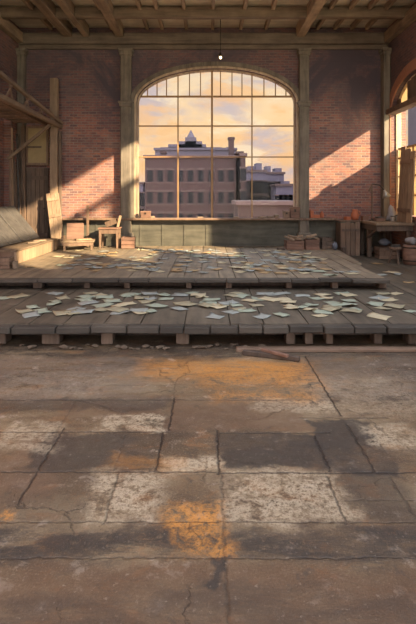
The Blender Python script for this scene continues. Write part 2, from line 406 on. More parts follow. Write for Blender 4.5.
# window in the right wall: dusty lower panes, lintel beam, boarded arch
w2 = struct(ring('window_2', W2, mpR, -.04, -.002, .12, .26, M['frame']), 'arched window in the right wall behind boards', 'window')
for y in (10.7,11.2,11.7,12.2,12.65):
    mb = MB(); mb.bb(XR+.15, XR+.22, y-.022, y+.022, 1.38, 3.17); mb.build('glazing_bar', M['bar'], w2)
for z in (1.9,2.4,2.9,3.16):
    mb = MB(); mb.bb(XR+.15, XR+.22, W2[0]+.08, W2[1]-.08, z-.02, z+.02); mb.build('transom_bar', M['bar'], w2)
mb = MB(); mb.bb(XR+.18, XR+.186, W2[0]+.05, W2[1]-.05, 1.38, 3.16); mb.build('dusty_pane', M['dusty'], w2)
mb = MB(); mb.bb(XR+.18, XR+.184, 11.42, W2[1]-.03, 3.16, 4.15); mb.build('pane', M['glass'], w2)
mb = MB(); mb.bb(XR+.18, XR+.186, W2[0]+.05, 11.4, 3.16, 4.15); mb.build('dusty_pane', M['dusty'], w2)  # unseen pane kept dull to hold the sun off the column
mb = MB()
for i in range(12):
    y0 = W2[0]+.1+i*(W2[1]-W2[0]-.2)/12; y1 = y0+(W2[1]-W2[0]-.2)/12-.012
    if i in (9, 10): continue
    mb.bb(XR+.1, XR+.14, y0, y1, 4.2, archz(W2, (y0+y1)/2)-.06)
mb.build('arch_board', M['wood_dark'], w2)
mb = MB(); mb.bb(XR+.18, XR+.186, W2[0]+.1, W2[1]-.1, 4.2, 4.8); mb.build('upper_dusty_pane', M['dusty'], w2)
struct(ring('trim_4', W2, mpR, .0, .26, -.04, -.002, M['brick_arch'], foot=1.36), 'brick arch around the right-hand window', 'arch')
struct(ring('trim_5', WL, mpL, .0, .22, -.04, -.002, M['brick_side'], legs=False), 'brick arch on the left wall', 'arch')
mb = MB(); mb.bb(XR-.16, XR+.12, 10.0, 13.2, 4.1, 4.24); struct(mb.build('trim_6', M['wood_midx'], None, .01), 'wooden lintel shelf across the right-hand window', 'beam')
# unseen windows added in the right wall, sills stepped to aim the sun
for nw, wn in ((3, W3), (4, W4), (5, W5)):
    mb = MB(); mb.bb(XR+.12, XR+.26, wn[0], wn[1], wn[2], wn[2]+.04); mb.bb(XR+.12, XR+.26, wn[0], wn[0]+.03, wn[2]+.04, 6.78); mb.bb(XR+.12, XR+.26, wn[1]-.03, wn[1], wn[2]+.04, 6.78)
    w3 = struct(mb.build('window_%d' % nw, M['frame']))
    mb = MB(); mb.bb(XR+.18, XR+.184, wn[0]+.03, wn[1]-.03, wn[2]+.04, 6.78); mb.build('pane', M['glass'], w3)

# ceiling; two unseen skylights added for the wall's sun patch and floor fill
S1 = (2.8, XR+.4, 2.0, 9.2); S2 = (-4.2, 4.2, -6.5, 3.4)
xs = sorted({XL-.4, XR+.4, S1[0], S1[1], S2[0], S2[1]}); ys = sorted({YF, YB, S1[2], S1[3], S2[2], S2[3]})
mb = MB()
for a, b in zip(xs, xs[1:]):
    for c, d in zip(ys, ys[1:]):
        mx_, my = (a+b)/2, (c+d)/2
        if any(s[0] < mx_ < s[1] and s[2] < my < s[3] for s in (S1, S2)): continue
        mb.bb(a, b, c, d, ZC, ZC+.2)
struct(mb.build('ceiling', M['ceil']), 'boarded timber ceiling between the beams', 'ceiling')
tn = 7
def trim(mb, mat, label=None, cat=None, bevel=.01):
    global tn
    o = struct(mb.build('trim_%d' % tn, mat, None, bevel), label, cat); tn += 1; return o
for px, w in ((70,.24),(88,.16),(121,.22),(299,.24)):
    x = wx(px, 13.5); mb = MB()
    y0 = S1[3] if S1[0]-.2 < x else (S2[3] if S2[0] < x < S2[1] else YF)
    y0 = 3.6
    mb.bb(x-w/2, x+w/2, y0, 13.3, 6.28, ZC-.002)
    trim(mb, M['beam'], {70:'outer left ceiling beam running to the back wall',88:'slimmer ceiling beam second from the left',121:'ceiling beam in line with the left window column',299:'ceiling beam in line with the right window column'}[px], 'beam')
for y, z, h in ((11.95,6.3,.26),(10.6,6.34,.22)):
    mb = MB(); mb.bb(XL+.01, XR-.01, y-.09, y+.09, z, z+h); trim(mb, M['beam_x'], 'crosswise ceiling beam %s' % ('nearer the back wall' if y > 11 else 'at the top edge of the view'), 'beam')
for px in (143,159,185,213,243,270,325,344,362,378,40,105):
    x = wx(px, 12.4); mb = MB(); mb.bb(x-.045, x+.045, 12.05, 13.28, ZC-.14, ZC-.002); trim(mb, M['beam'])
    mb = MB(); mb.bb(x-.045, x+.045, 10.72, 11.84, ZC-.14, ZC-.002); trim(mb, M['beam'])
mb = MB(); mb.bb(XL+.01, XR-.01, YB-.2, YB-.004, 6.1, 6.4); mb.bb(XL+.01, XR-.01, YB-.1, YB-.004, 5.98, 6.1); trim(mb, M['plate'], 'wall plate along the top of the back wall', 'beam')
for s, x in ((1, XL), (-1, XR)):
    mb = MB(); mb.bb(x+s*.01, x+s*.18, 9, YB-.21, 6.12, 6.4); trim(mb, M['beam'], 'wall plate along the top of the %s wall' % ('left' if s > 0 else 'right'), 'beam')

def column(x0, x1, y0, label, caps):
    mb = MB(); zt = 5.97
    mb.bb(x0, x1, y0, YB-.004, .5, zt)
    mb.bb(x0-.05, x1+.05, y0-.05, YB-.004, .5, .85)
    for z, h in caps:
        mb.bb(x0-.03, x1+.03, y0-.03, YB-.004, z, z+h); mb.bb(x0-.06, x1+.06, y0-.06, YB-.004, z+h*.55, z+h)
    trim(mb, M['post'], label, 'column', .015)
column(wx(121,13.4), wx(131.5,13.4), YB-.2, 'timber column left of the arched window', [(4.35,.16),(5.78,.18)])
column(wx(299,13.4), wx(308.5,13.4), YB-.2, 'timber column right of the arched window', [(4.35,.16),(5.78,.18)])
column(XL+.01, XL+.2, YB-.22, 'corner column at the left end of the back wall', [(5.78,.18)])
column(XR-.2, XR-.01, YB-.26, 'corner column at the right end of the back wall', [(5.78,.18)])
mb = MB(); mb.bb(XL+.21, XR-.22, YB-.035, YB-.004, Z1+.02, 1.2)
xx = XL+.3
while xx < XR-.3: mb.bb(xx-.02, xx+.02, YB-.05, YB-.03, Z1+.02, 1.2); xx += .62
trim(mb, M['panel_green'], 'dark green-grey panelling along the foot of the back wall', 'panelling', 0)
mb = MB(); mb.bb(wx(64,13.4), wx(336,13.4), YB-.24, YB-.004, 1.2, 1.262); trim(mb, M['wood_mid'], 'long wooden ledge under the arched window', 'ledge')

# ------------------------------------------------------------------ the two stage decks
def planks(mb, x0, x1f, y0, y1, zt, w, ln, r, th=.04):
    x = x0
    while x < x0+60:
        xe = x+w*r.uniform(.85,1.15)
        if x >= max(x1f(y0), x1f(y1))-.02: break
        y = y0
        while y < y1-.01:
            ye = min(y1, y+ln*r.uniform(.6,1.3)); ye = y1 if y1-ye < .35 else ye
            a0, a1 = min(xe, x1f(y)), min(xe, x1f(ye)); dz = r.uniform(0,.006); g = .007
            if a0-x > .03 and a1-x > .03:
                mb.hexa([(x+g,y+g,zt-th),(a0-g,y+g,zt-th),(a1-g,ye-g,zt-th),(x+g,ye-g,zt-th),(x+g,y+g,zt-dz),(a0-g,y+g,zt-dz),(a1-g,ye-g,zt-dz),(x+g,ye-g,zt-dz)])
            y = ye
        x = xe
r = random.Random(4)
st1 = thing('stage_deck', 'wide low wooden stage deck at the front, strewn with papers', 'stage', (0, 6.0, 0))
def local(mb, o):
    for v in mb.v: v -= o.location
    return mb
YS1, YS2 = 6.0, 8.23
mb = MB(); planks(mb, XL+.01, lambda y: XR-.01, YS1+.02, YB-.06, Z1, .5, 1.1, r); mb.bb(XL+.01, XR-.01, YS1+.08, YB-.06, Z1-.075, Z1-.042)
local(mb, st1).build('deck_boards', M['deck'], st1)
edges = [-214,-170,-128,-86,-44,-6,14,58,92,128,160,184,210,238,262,288,322,352,384,424,462,500,538,574,611]
for a, b in zip(edges, edges[1:]):
    x0, x1 = max(XL+.02, wx(a,6)), min(XR-.02, wx(b,6))
    mb = MB(); d = r.uniform(0,.04); z = r.uniform(-.008,.006)
    mb.box(((x0+x1)/2, YS1-.03-d/2, Z1-.052+z), (x1-x0-.014, .12+d, .085), (0, r.uniform(-.012,.012), r.uniform(-.01,.01)))
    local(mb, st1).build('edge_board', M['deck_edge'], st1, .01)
for a, b in ((-150,-136),(-76,-64),(-4,6),(42,60),(101,113),(176,189),(286,295),(305,313),(326,333),(374,382),(408,420),(480,492),(550,562)):
    mb = MB(); mb.bb(wx(a,6.12), wx(b,6.12), 6.1, 6.1+.2, .001, Z1-.1); local(mb, st1).build('support_block', M['block'], st1, .012)
mb = MB(); mb.bb(XL+.02, XR-.02, 6.5, 6.53, .001, Z1-.08); local(mb, st1).build('backing_board', M['wood_dark'], st1)  # added dark board imitating the shade under the deck
mb = MB(); mb.bb(wx(295,6.2), wx(374,6.2), 6.2, 6.26, .1, .16); local(mb, st1).build('brace_rail', M['block'], st1)
st2 = thing('stage_deck', 'raised upper stage deck of worn planks under the arched window', 'stage', (0, YS2, 0))
xr2 = lambda y: 3.05+.45*(y-YS2)/(YB-YS2)
mb = MB(); planks(mb, XL+.01, xr2, YS2+.02, YB-.06, Z2, .33, 1.4, r)
mb.hexa([(XL+.01,YS2+.1,Z2-.07),(xr2(YS2)-.03,YS2+.1,Z2-.07),(3.47,YB-.06,Z2-.07),(XL+.01,YB-.06,Z2-.07),(XL+.01,YS2+.1,Z2-.042),(xr2(YS2)-.03,YS2+.1,Z2-.042),(3.47,YB-.06,Z2-.042),(XL+.01,YB-.06,Z2-.042)])
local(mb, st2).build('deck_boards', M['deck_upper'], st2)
edges = [-101,-60,-30,-2,40,74,120,150,196,226,258,290,318,350,387]
for a, b in zip(edges, edges[1:]):
    x0, x1 = max(XL+.02, wx(a,YS2)), wx(b,YS2)
    mb = MB(); d = r.uniform(0,.05)
    mb.box(((x0+x1)/2, YS2-.04-d/2, Z2-.03+r.uniform(-.006,.006)), (x1-x0-.012, .14+d, .06), (0, r.uniform(-.006,.006), r.uniform(-.01,.01)))
    local(mb, st2).build('edge_board', M['deck_edge'], st2, .008)
for a, b in ((33,42),(84,90),(124,130),(186,192),(226,232),(286,292),(332,338),(379,386.5)):
    mb = MB(); mb.bb(wx(a,YS2+.06), wx(b,YS2+.06), YS2+.05, YS2+.2, Z1+.001, Z2-.075); local(mb, st2).build('support_block', M['block'], st2, .01)
mb = MB(); mb.bb(XL+.02, xr2(YS2)-.03, YS2+.3, YS2+.34, Z1+.001, Z2-.075); local(mb, st2).build('riser_board', M['wood_dark'], st2)

# loose papers: individual sheets
r = random.Random(21)
def sheet(kind, mat):
    rr = random.Random(kind*7+3); nx, ny = 6, 5; w, h = .40*rr.uniform(.85,1.1), .29*rr.uniform(.85,1.15)
    vs = []
    ca, cb = rr.choice([(1,1),(1,-1),(-1,1)]); amp = rr.uniform(.002,.012)
    for j in range(ny+1):
        for i in range(nx+1):
            u, v = i/nx-.5, j/ny-.5
            e = max(0, (u*ca+v*cb)-.35)
            z = amp*e*8*e + .004*(1+math.sin(u*7+kind))*(1 if kind%2 else .4)
            vs.append((u*w+.02*math.sin(v*3+kind)*(kind%3), v*h+.014*math.sin(u*4+kind), z))
    n = len(vs); vs2 = vs+[(x,y,z+.0025) for x,y,z in vs]; fs = []
    k = nx+1
    for j in range(ny):
        for i in range(nx):
            a = j*k+i; fs.append((a,a+k,a+k+1,a+1)); fs.append((n+a,n+a+1,n+a+k+1,n+a+k))
    bd = [i for i in range(k)]+[j*k+nx for j in range(1,ny+1)]+[ny*k+i for i in range(nx-1,-1,-1)]+[j*k for j in range(ny-1,0,-1)]
    for a, b in zip(bd, bd[1:]+bd[:1]): fs.append((a,b,n+b,n+a))
    me = bpy.data.meshes.new('paper_sheet'); me.from_pydata(vs2, [], fs); me.materials.append(mat)
    for p in me.polygons: p.use_smooth = True
    return me
SH = {(k, c): sheet(k, m) for k in range(6) for c, m in PAPER.items()}
placed = []
def put_paper(px, py, deck, cols, zt):
    D = F*(CH-zt)/(py-HY); x = wx(px, D)
    if deck == 'upper' and x > xr2(D)-.25: return
    if D < (6.2 if deck == 'lower' else 8.45): return
    if deck == 'lower' and x < 3.3 and D > YS2-.35: return
    if deck == 'lower' and x >= 3.3 and x-.25 < xr2(D) and D > YS2-.3: return
    if deck == 'lower' and x > 4.0 and D > 10.5: return
    if abs(x) > 4.75 or D > 13.1: return
    if deck == 'upper' and D > 9.0 and x < -3.6: return
    if len(placed) >= 300: return
    if any((a-x)**2+(b-D)**2 < .013 for (a, b, z) in placed): return
    lay = sum(1 for (a, b, z) in placed if (a-x)**2+(b-D)**2 < .09 and abs(z-zt) < .01)
    placed.append((x, D, zt))
    c = r.choice(cols); o = bpy.data.objects.new('paper_sheet', SH[(r.randrange(6), c)]); C.objects.link(o)
    o.location = (x, D, zt+.003+.0045*lay); o.rotation_euler = (0, 0, r.uniform(-1.1,1.1)+(math.pi if r.random()<.5 else 0)); s = r.uniform(.46,.74); o.scale = (s,s,1)
    third = 'left' if px < 139 else ('middle' if px < 278 else 'right')
    dk = 'lower stage deck' if deck == 'lower' else 'upper stage deck'
    lab = '%s loose paper sheet lying on the %s, %s third of the photo' % (c, dk, third)
    tag(o, lab, 'paper', '%s sheets on the %s, %s third' % (c, dk, third))
clus1 = [(55,308,30,5,14),(110,304,40,6,22),(150,298,30,5,14),(85,297,30,4,8),(205,300,30,6,16),(245,303,40,7,24),(290,300,40,6,20),(330,303,40,7,22),(375,303,32,7,18),(230,313,40,3,8),(355,312,36,4,10),(30,301,24,4,6),(160,310,30,4,8)]
for (x, y, sx, sy, n) in clus1:
    for _ in range(int(n*.82)): put_paper(x+r.gauss(0,.85)*sx, min(319.5, max(289.5, y+r.uniform(-1.6,1.5)*sy)), 'lower', ['pale teal']*4+['cream']*2+['grey-blue']*3+['olive']*2, Z1)
clus2 = [(90,262,40,6,14),(140,258,50,6,16),(190,258,50,7,20),(240,262,50,7,20),(290,263,40,7,18),(330,267,40,6,12),(200,269,60,3,12),(120,268,50,3,8),(270,256,40,4,10),(310,256,30,3,6)]
for (x, y, sx, sy, n) in clus2:
    for _ in range(int(n*1.6)): put_paper(x+r.gauss(0,.75)*sx, min(276, max(250, y+r.uniform(-1.5,1.5)*sy)), 'upper', ['tan']*3+['cream']*3+['grey-blue']*4+['pale teal'], Z2)
for _ in range(9): put_paper(r.uniform(370,414), r.uniform(262,284), 'lower', ['grey-blue','tan','cream'], Z1)

# ------------------------------------------------------------------ rubble and timbers at the stage foot
r = random.Random(8)
k = 0
for px in [64,72,80,88,95,118,124,131,138,146,152,160,166,196,203,210,218,226,234,246,262,22,32]:
    D = 6.0+r.uniform(-.12,.06); s = r.uniform(.02,.045)
    mb = MB(); mb.lump((wx(px,D), D, s*.55), (s*1.5, s, s*.55), k, 1, .3); o = mb.build('rubble_stone', M['stone'], None, 0, False, True); k += 1
    where = 'left of the first stage support' if px < 42 else 'between the second and third stage supports' if px < 101 else 'between the third and fourth stage supports' if px < 176 else 'right of the fourth stage support'
    tag(o, 'small rubble stone at the stage foot, %s' % where, 'stone', 'rubble %s' % where)
a, b = W(236,347,5.8), W(416,345.5,5.84); a.z = b.z = .022
mb = MB(); mb.bar((wx(236,5.84),5.84,.022), (wx(424,5.84),5.84,.022), .1, .042); o = mb.build('timber_plank', M['wood_midx'], None, .006, False, True); tag(o, 'long flat plank on the concrete along the stage foot', 'plank')
mb = MB(); mb.bar((wx(243,5.72),5.72,.029), (wx(300,5.48),5.48,.029), .06, .056); o = mb.build('broken_timber', M['wood_dark'], None, .008, False, True); tag(o, 'short broken timber on the concrete in front of the long plank', 'timber')
mb = MB(); mb.bar((wx(262,5.68),5.68,.075), (wx(288,5.44),5.44,.075), .045, .035); o = mb.build('broken_timber', M['wood_red'], None, .006, False, True); tag(o, 'thin splinter of timber lying on top of the broken timber', 'timber')

# ------------------------------------------------------------------ left corner
# timber loft rack along the left wall
lx = -4.1
rk = thing('loft_rack', 'timber loft rack with lattice rail projecting from the left wall', 'rack', (lx, 13.2, 3.7))
P = lambda x, y, z: Vector((x,y,z))-rk.location
mb = MB(); mb.bar(P(lx,8.6,3.86), P(lx,13.4,3.8), .09, .1); mb.build('bottom_beam', M['wood_tan'], rk, .01)
mb = MB(); mb.bar(P(lx+.02,8.6,4.36), P(lx+.02,13.42,3.9), .09, .08); mb.build('top_rail', M['wood_tan'], rk, .01)
mb = MB(); mb.bar(P(lx-.3,8.6,3.95), P(lx-.3,13.4,3.8), .08, .1); mb.build('inner_beam', M['wood_mid'], rk, .01)
for i in range(9):
    y = 9.2+i*.46; zt = 4.34-(y-8.6)*.104
    mb = MB(); mb.bar(P(lx,y,3.8), P(lx+.02,y+(.35 if i%2 else -.25),zt-(.03 if i%2 else 0)), .03, .04); mb.build('lattice_slat', M['wood_mid'], rk)
for i in range(10):
    y = 9.0+i*.44
    mb = MB(); mb.bar(P(XL+.04,y,3.88), P(lx-.05,y,3.88), .3, .03); mb.build('floor_board', M['wood_mid'], rk)
mb = MB(); mb.bar(P(XL+.05,12.6,2.85), P(lx-.05,12.6,3.74), .07, .07); mb.build('brace', M['wood_tan'], rk)
# tall post
mb = MB(); x = wx(54.5,13.2); mb.bb(x-.1, x+.1, 13.1, 13.28, Z2+.002, 5.1); o = mb.build('timber_post', M['wood_light'], None, .012, False, True); tag(o, 'tall square timber post carrying the loft rack on the left', 'post')
mb = MB(); x = wx(60.5,13.25); mb.bb(x-.035, x+.035, 13.18, 13.26, Z2+.002, 3.66); o = mb.build('timber_post', M['wood_dark'], None, .006, False, True); tag(o, 'thin dark post just right of the tall timber post', 'post')
mb = MB(); x = wx(24,13.3); mb.bb(x-.05, x+.05, 13.2, 13.3, Z2+.002, 3.8); o = mb.build('timber_post', M['wood_mid'], None, .008, False, True); tag(o, 'door post on the left side of the dark plank door', 'post')
# board panel above the door
x0, x1 = wx(26,13.3), wx(48,13.3)
pn = thing('wall_panel', 'stained pale panel fixed above the dark plank door', 'panel', ((x0+x1)/2, 13.34, wz(165,13.3)))
hw, hh = (x1-x0)/2, wz(126,13.3)-wz(165,13.3)
mb = MB(); mb.bb(-hw, hw, -.02, .02, 0, hh); mb.build('board', M['canvas'], pn)
mb = MB(); mb.bb(-hw, hw, -.04, -.02, 0, .06); mb.bb(-hw, hw, -.04, -.02, hh-.06, hh); mb.bb(-hw, -hw+.05, -.04, -.02, .06, hh-.06); mb.bb(hw-.05, hw, -.04, -.02, .06, hh-.06); mb.build('frame', M['wood_mid'], pn)
mb = MB(); mb.bb(-hw+.03, hw*.4, -.05, -.04, hh*.44, hh*.48); mb.build('cross_strip', M['wood_dark'], pn)
# door
dr = struct(bpy.data.objects.new('door_1', None), 'dark plank door in the left corner of the back wall', 'door'); C.objects.link(dr); dr.location = ((x0+x1)/2, 13.36, Z2+.003)
dh = wz(168,13.3)-Z2
for i in range(5):
    a = -hw+i*2*hw/5; mb = MB(); mb.bb(a+.004, a+2*hw/5-.004, -.02, .02, 0, dh); mb.build('plank', M['wood_dark'], dr)
mb = MB(); mb.bb(-hw+.03, hw-.03, -.045, -.02, dh*.85, dh*.85+.1); mb.build('cross_rail', M['wood_dark'], dr)
mb = MB(); mb.bb(-hw+.03, hw-.03, -.045, -.02, dh*.12, dh*.12+.1); mb.build('cross_rail', M['wood_dark'], dr)
mb = MB(); mb.cyl((hw-.1,-.02,dh*.48), (hw-.1,-.07,dh*.48), .022); mb.build('door_knob', M['iron'], dr)
# poles in the corner
poles = [(6,150,'thick',.05),(10,128,'pale',.03),(13,142,'dark',.035),(15,165,'short',.03),(17,134,'grey',.03),(19,172,'shortest',.025),(21,150,'slim',.022),(23,120,'tallest',.03)]
lab = ['thick pole nearest the brick wall, leaning in the left corner','pale thin pole second from the left in the corner','dark pole third from the left in the corner stack','short brown pole in the middle of the corner stack','grey pole right of the short brown pole in the corner','shortest pole among those leaning in the left corner','very slim pole beside the door post in the left corner','tallest pole, right against the door post in the left corner']
for i, ((px, py, nm, rad), lb) in enumerate(zip(poles, lab)):
    D = 12.6+.083*i; top = W(px, py, D+.12); bt = Vector((max(XL+.13, wx(px+3, D)), D-.01, Z2+.012)); top.x = max(XL+.07, top.x)
    mb = MB(); mb.bar(bt, top, rad*1.4, rad*1.4); o = mb.build('timber_pole', M[['wood_mid','wood_light','wood_dark','wood_mid','wood_grey','wood_mid','wood_dark','wood_mid'][i]], None, .005, False, True)
    tag(o, lb, 'pole', 'poles leaning in the left corner')
# low box with two panels leaning over it
bx = thing('timber_box', 'long low wooden box on the deck under the leaning panels', 'box', (-4.55, 10.9, Z2+.002))
Y0, Y1, zb = 9.78-10.9, 12.52-10.9, .26
mb = MB(); mb.bb(.59, .63, Y0, Y1, 0, zb); mb.build('side_board', M['wood_light'], bx, .006)
mb = MB(); mb.bb(-.68, .59, Y0, Y0+.04, 0, zb); mb.build('end_board', M['wood_mid'], bx, .006)
mb = MB(); mb.bb(-.68, .59, Y1-.04, Y1, 0, zb); mb.build('end_board', M['wood_mid'], bx, .006)
mb = MB(); mb.bb(-.68, -.64, Y0+.04, Y1-.04, 0, zb); mb.build('side_board', M['wood_mid'], bx, .006)
mb = MB(); mb.bb(-.7, .65, Y0-.02, Y1+.02, zb, zb+.035); mb.build('lid', M['wood_tan'], bx, .006)
for y0, y1, lb, dz in ((9.9,11.3,'large grey-tan panel leaning on the box, nearer the camera',0),(11.34,12.5,'large grey-tan panel leaning on the box, farther from the camera',.02)):
    a = Vector((-5.08, 0, 1.58+dz)); b = Vector((-4.40, 0, Z2+.31)); u = (a-b).normalized(); L = (a-b).length
    t = thing('leaning_panel', lb, 'panel', (b.x, (y0+y1)/2, b.z), 0, 'panels leaning on the long box')
    n = Vector((-u.z*-1, 0, u.x*-1)); n = Vector((u.z, 0, -u.x))
    hw_ = (y1-y0)/2
    for i in range(2):
        c0 = -hw_+i*hw_+.012; c1 = -hw_+(i+1)*hw_-.012
        mb = MB(); p = [Vector((0,c0,0)), Vector((0,c1,0)), u*L+Vector((0,c1,0)), u*L+Vector((0,c0,0))]
        mb.hexa([q for q in p]+[q+n*.03 for q in p]); mb.build('board', M['wood_grey'], t, .004)
    for f in (.12, .85):
        mb = MB(); p = [u*L*f+Vector((0,-hw_+.03,0)), u*L*f+Vector((0,hw_-.03,0)), u*L*(f+.07)+Vector((0,hw_-.03,0)), u*L*(f+.07)+Vector((0,-hw_+.03,0))]
        mb.hexa([q-n*.025 for q in p]+[q-n*.001 for q in p]); mb.build('batten', M['wood_mid'], t)
# scraps on the box
for px, py, D, lb, sz in ((27,247,11.2,'flat wood scrap on the box lid beside the panels',(.22,.1,.03)),(40,243.5,11.7,'wood offcut at the far end of the box lid',(.28,.12,.035)),(33,245,11.45,'small wood offcut midway along the box lid',(.14,.1,.045))):
    mb = MB(); mb.box((max(-4.1, wx(px,D)), D, Z2+.002+.297+sz[2]/2), sz, (0,0,.5)); tag(mb.build('wood_scrap', M['wood_tan'], None, .006, False, True), lb, 'wood scrap')
def crate(name, label, loc, d, mat, rz=0, slats=3, group=None):
    t = thing(name, label, 'crate', loc, rz, group); w, dp, h = d; th = .018
    g = h/slats
    for i in range(slats):
        z0, z1 = i*g+.004, (i+1)*g-.008
        mb = MB(); mb.bb(-w/2, w/2, -dp/2, -dp/2+th, z0, z1); mb.build('front_slat', mat, t, .003)
        mb = MB(); mb.bb(-w/2, w/2, dp/2-th, dp/2, z0, z1); mb.build('back_slat', mat, t, .003)
        for s in (-1, 1):
            mb = MB(); xa, xb = sorted((s*w/2, s*(w/2-th))); mb.bb(xa, xb, -dp/2+th, dp/2-th, z0, z1); mb.build('side_slat', mat, t, .003)
    for sx in (-1,1):
        for sy in (-1,1):
            mb = MB(); cx, cy = sx*(w/2-th-.016), sy*(dp/2-th-.016); mb.bb(cx-.015, cx+.015, cy-.015, cy+.015, 0, h); mb.build('corner_post', mat, t)
    mb = MB(); mb.bb(-w/2+th, w/2-th, -dp/2+th, dp/2-th, .004, .02); mb.build('bottom', mat, t)
    return t
crate('wooden_crate', 'small brown crate at the left edge in front of the long box', (wx(4,9.35), 9.35, Z2+.002), (.3,.3,.21), M['wood_mid'], .1)
mb = MB(); mb.box((wx(11,9.2)+.05, 9.28, Z2+.004+.07), (.09,.14,.14), (0,0,.3)); tag(mb.build('wood_block', M['wood_tan'], None, .008, False, True), 'upright wood block right of the small crate at the left edge', 'block')
# leaning plank door
top = W(52.5,193,13.1); bot = Vector((wx(59,12.85), 12.85, Z2+.006))
ld = thing('plank_door', 'pale plank door leaning against the tall timber post', 'door panel', bot)
u = (top-bot); L = u.length; u.normalize(); rgt = Vector((1,0,0)); rgt = (rgt-u*rgt.dot(u)).normalized(); nn = rgt.cross(u)
def slab(p0, p1, q0, q1, d0, d1): return [rgt*a+u*b+nn*c for c in (d0,d1) for a, b in ((p0,q0),(p1,q0),(p1,q1),(p0,q1))]
for i in range(3):
    mb = MB(); mb.hexa(slab(-.17+i*.115, -.17+i*.115+.108, .03, L-(.04 if i == 2 else 0), 0, .03)); mb.build('plank', M['wood_light'], ld, .004)
for f in (.12,.55,.85):
    mb = MB(); mb.hexa(slab(-.16,.165, L*f, L*f+.08, -.002 if False else .031, .055)); mb.build('ledger', M['wood_light'], ld, .003)
# low wooden chair
D = 12.55; s = D/F
ch = thing('wooden_chair', 'low wooden chair with sloping back left of the small table', 'chair', (wx(79,D), D, Z2+.002), .18)
for x, y in ((-.34,-.24),(.34,-.24),(-.34,.24),(.34,.24)):
    mb = MB(); mb.hexa([(x-.022,y-.022,0),(x+.022,y-.022,0),(x+.022,y+.022,0),(x-.022,y+.022,0),(x-.032,y-.032,.2),(x+.032,y-.032,.2),(x+.032,y+.032,.2),(x-.032,y+.032,.2)]); mb.build('leg', M['wood_mid'], ch)
mb = MB(); mb.bb(-.4,.4,-.3,.3,.2,.25); mb.build('seat', M['wood_tan'], ch, .01)
mb = MB(); mb.bb(-.38,.38,-.28,-.25,.12,.2); mb.build('apron', M['wood_mid'], ch)
mb = MB(); mb.box((-.12,.24,.46), (.44,.035,.44), (-.25,0,0)); mb.build('backrest', M['wood_red'], ch, .01)
mb = MB(); mb.bb(-.42,-.36,-.28,.22,.25,.36); mb.build('arm_board', M['wood_mid'], ch, .01)
mb = MB(); mb.box((.12,-.05,.27), (.4,.3,.03), (0,0,.2)); tag_o = mb.build('loose_seat_board', M['wood_light'], ch, .004)
# upright batten on wall
mb = MB(); x = wx(88,13.2); mb.bb(x-.03, x+.03, 13.14, 13.2, Z2+.002, wz(205,13.2)); tag(mb.build('upright_batten', M['wood_mid'], None, .005, False, True), 'upright wooden batten behind the low chair', 'batten')
# small table
D = 12.85
tb = thing('small_table', 'small square wooden table left of the arched window', 'table', (wx(110,D), D, Z2+.002))
for sx in (-1,1):
    for sy in (-1,1):
        mb = MB(); x, y = sx*.225, sy*.17; mb.hexa([(x-.02,y-.02,0),(x+.02,y-.02,0),(x+.02,y+.02,0),(x-.02,y+.02,0),(x-.03,y-.03,.52),(x+.03,y-.03,.52),(x+.03,y+.03,.52),(x-.03,y+.03,.52)]); mb.build('leg', M['wood_mid'], tb)
mb = MB(); mb.bb(-.28,.28,-.22,.22,.52,.555); mb.build('tabletop', M['wood_red'], tb, .006)
for y in (-.18,.18):
    mb = MB(); mb.bb(-.195,.195,y-.012,y+.012,.4,.52); mb.build('apron', M['wood_mid'], tb)
for x in (-.235,.235):
    mb = MB(); mb.bb(x-.012,x+.012,-.14,.14,.4,.52); mb.build('apron', M['wood_mid'], tb)
bk = thing('tilted_box', 'open wooden box propped at a tilt on the small table', 'box', (wx(112,D), D+.05, Z2+.002+.556), 0)
R = Euler((0,-.35,0)).to_matrix()
def rb(c, d):
    m_ = MB(); m_.box(c, d); 
    for i, v in enumerate(m_.v): m_.v[i] = R @ v + Vector((0,0,.055))
    return m_
rb((0,0,.012),(.3,.2,.02)).build('bottom', M['wood_mid'], bk); rb((0,-.092,.08),(.3,.016,.12)).build('front_board', M['wood_mid'], bk)
rb((0,.092,.08),(.3,.016,.12)).build('back_board', M['wood_dark'], bk); rb((-.142,0,.08),(.016,.17,.12)).build('end_board', M['wood_mid'], bk); rb((.142,0,.08),(.016,.17,.12)).build('end_board', M['wood_mid'], bk)
mb = MB(); mb.box((wx(119,D),D+.02,Z2+.002+.556+.16),(.05,.14,.31),(0,.22,0)); tag(mb.build('wood_offcut', M['wood_light'], None, .004, False, True), 'upright pale offcut beside the tilted box on the small table', 'offcut')
crate('wooden_crate', 'square wooden crate on the deck right of the small table', (wx(128.5,12.9), 12.9, Z2+.002), (.35,.3,.3), M['wood_red'], .05)
# ------------------------------------------------------------------ ledge things
zl = 1.262+.002; DL = 13.385
def ledge_box(px0, px1, py0, label, mat, open_=False, dp=.18, name='wooden_box', rz=0.):
    x0, x1 = wx(px0,DL), wx(px1,DL); h = max(.05, wz(py0,DL)-zl)
    t = thing(name, label, 'box', ((x0+x1)/2, DL, zl), rz); w = x1-x0
    mb = MB(); mb.bb(-w/2,w/2,-dp/2,dp/2,0,h*.75); mb.build('body', mat, t, .006)
    mb = MB(); mb.bb(-w/2-.008,w/2+.008,-dp/2-.008,dp/2+.008,h*.75,h); mb.build('lid', mat, t, .004)
    mb = MB(); mb.bb(-.025,.025,-dp/2-.014,-dp/2,h*.55,h*.8); mb.build('clasp', M['iron'], t)
    return t
ledge_box(141,150.5,211,'reddish box on the ledge at the left end of the arched window', M['wood_red'])
ledge_box(283,289,211,'narrow box on the ledge left of the taller box', M['wood_mid'])
ledge_box(290,299,207,'taller brown box on the ledge by the right window column', M['wood_red'])
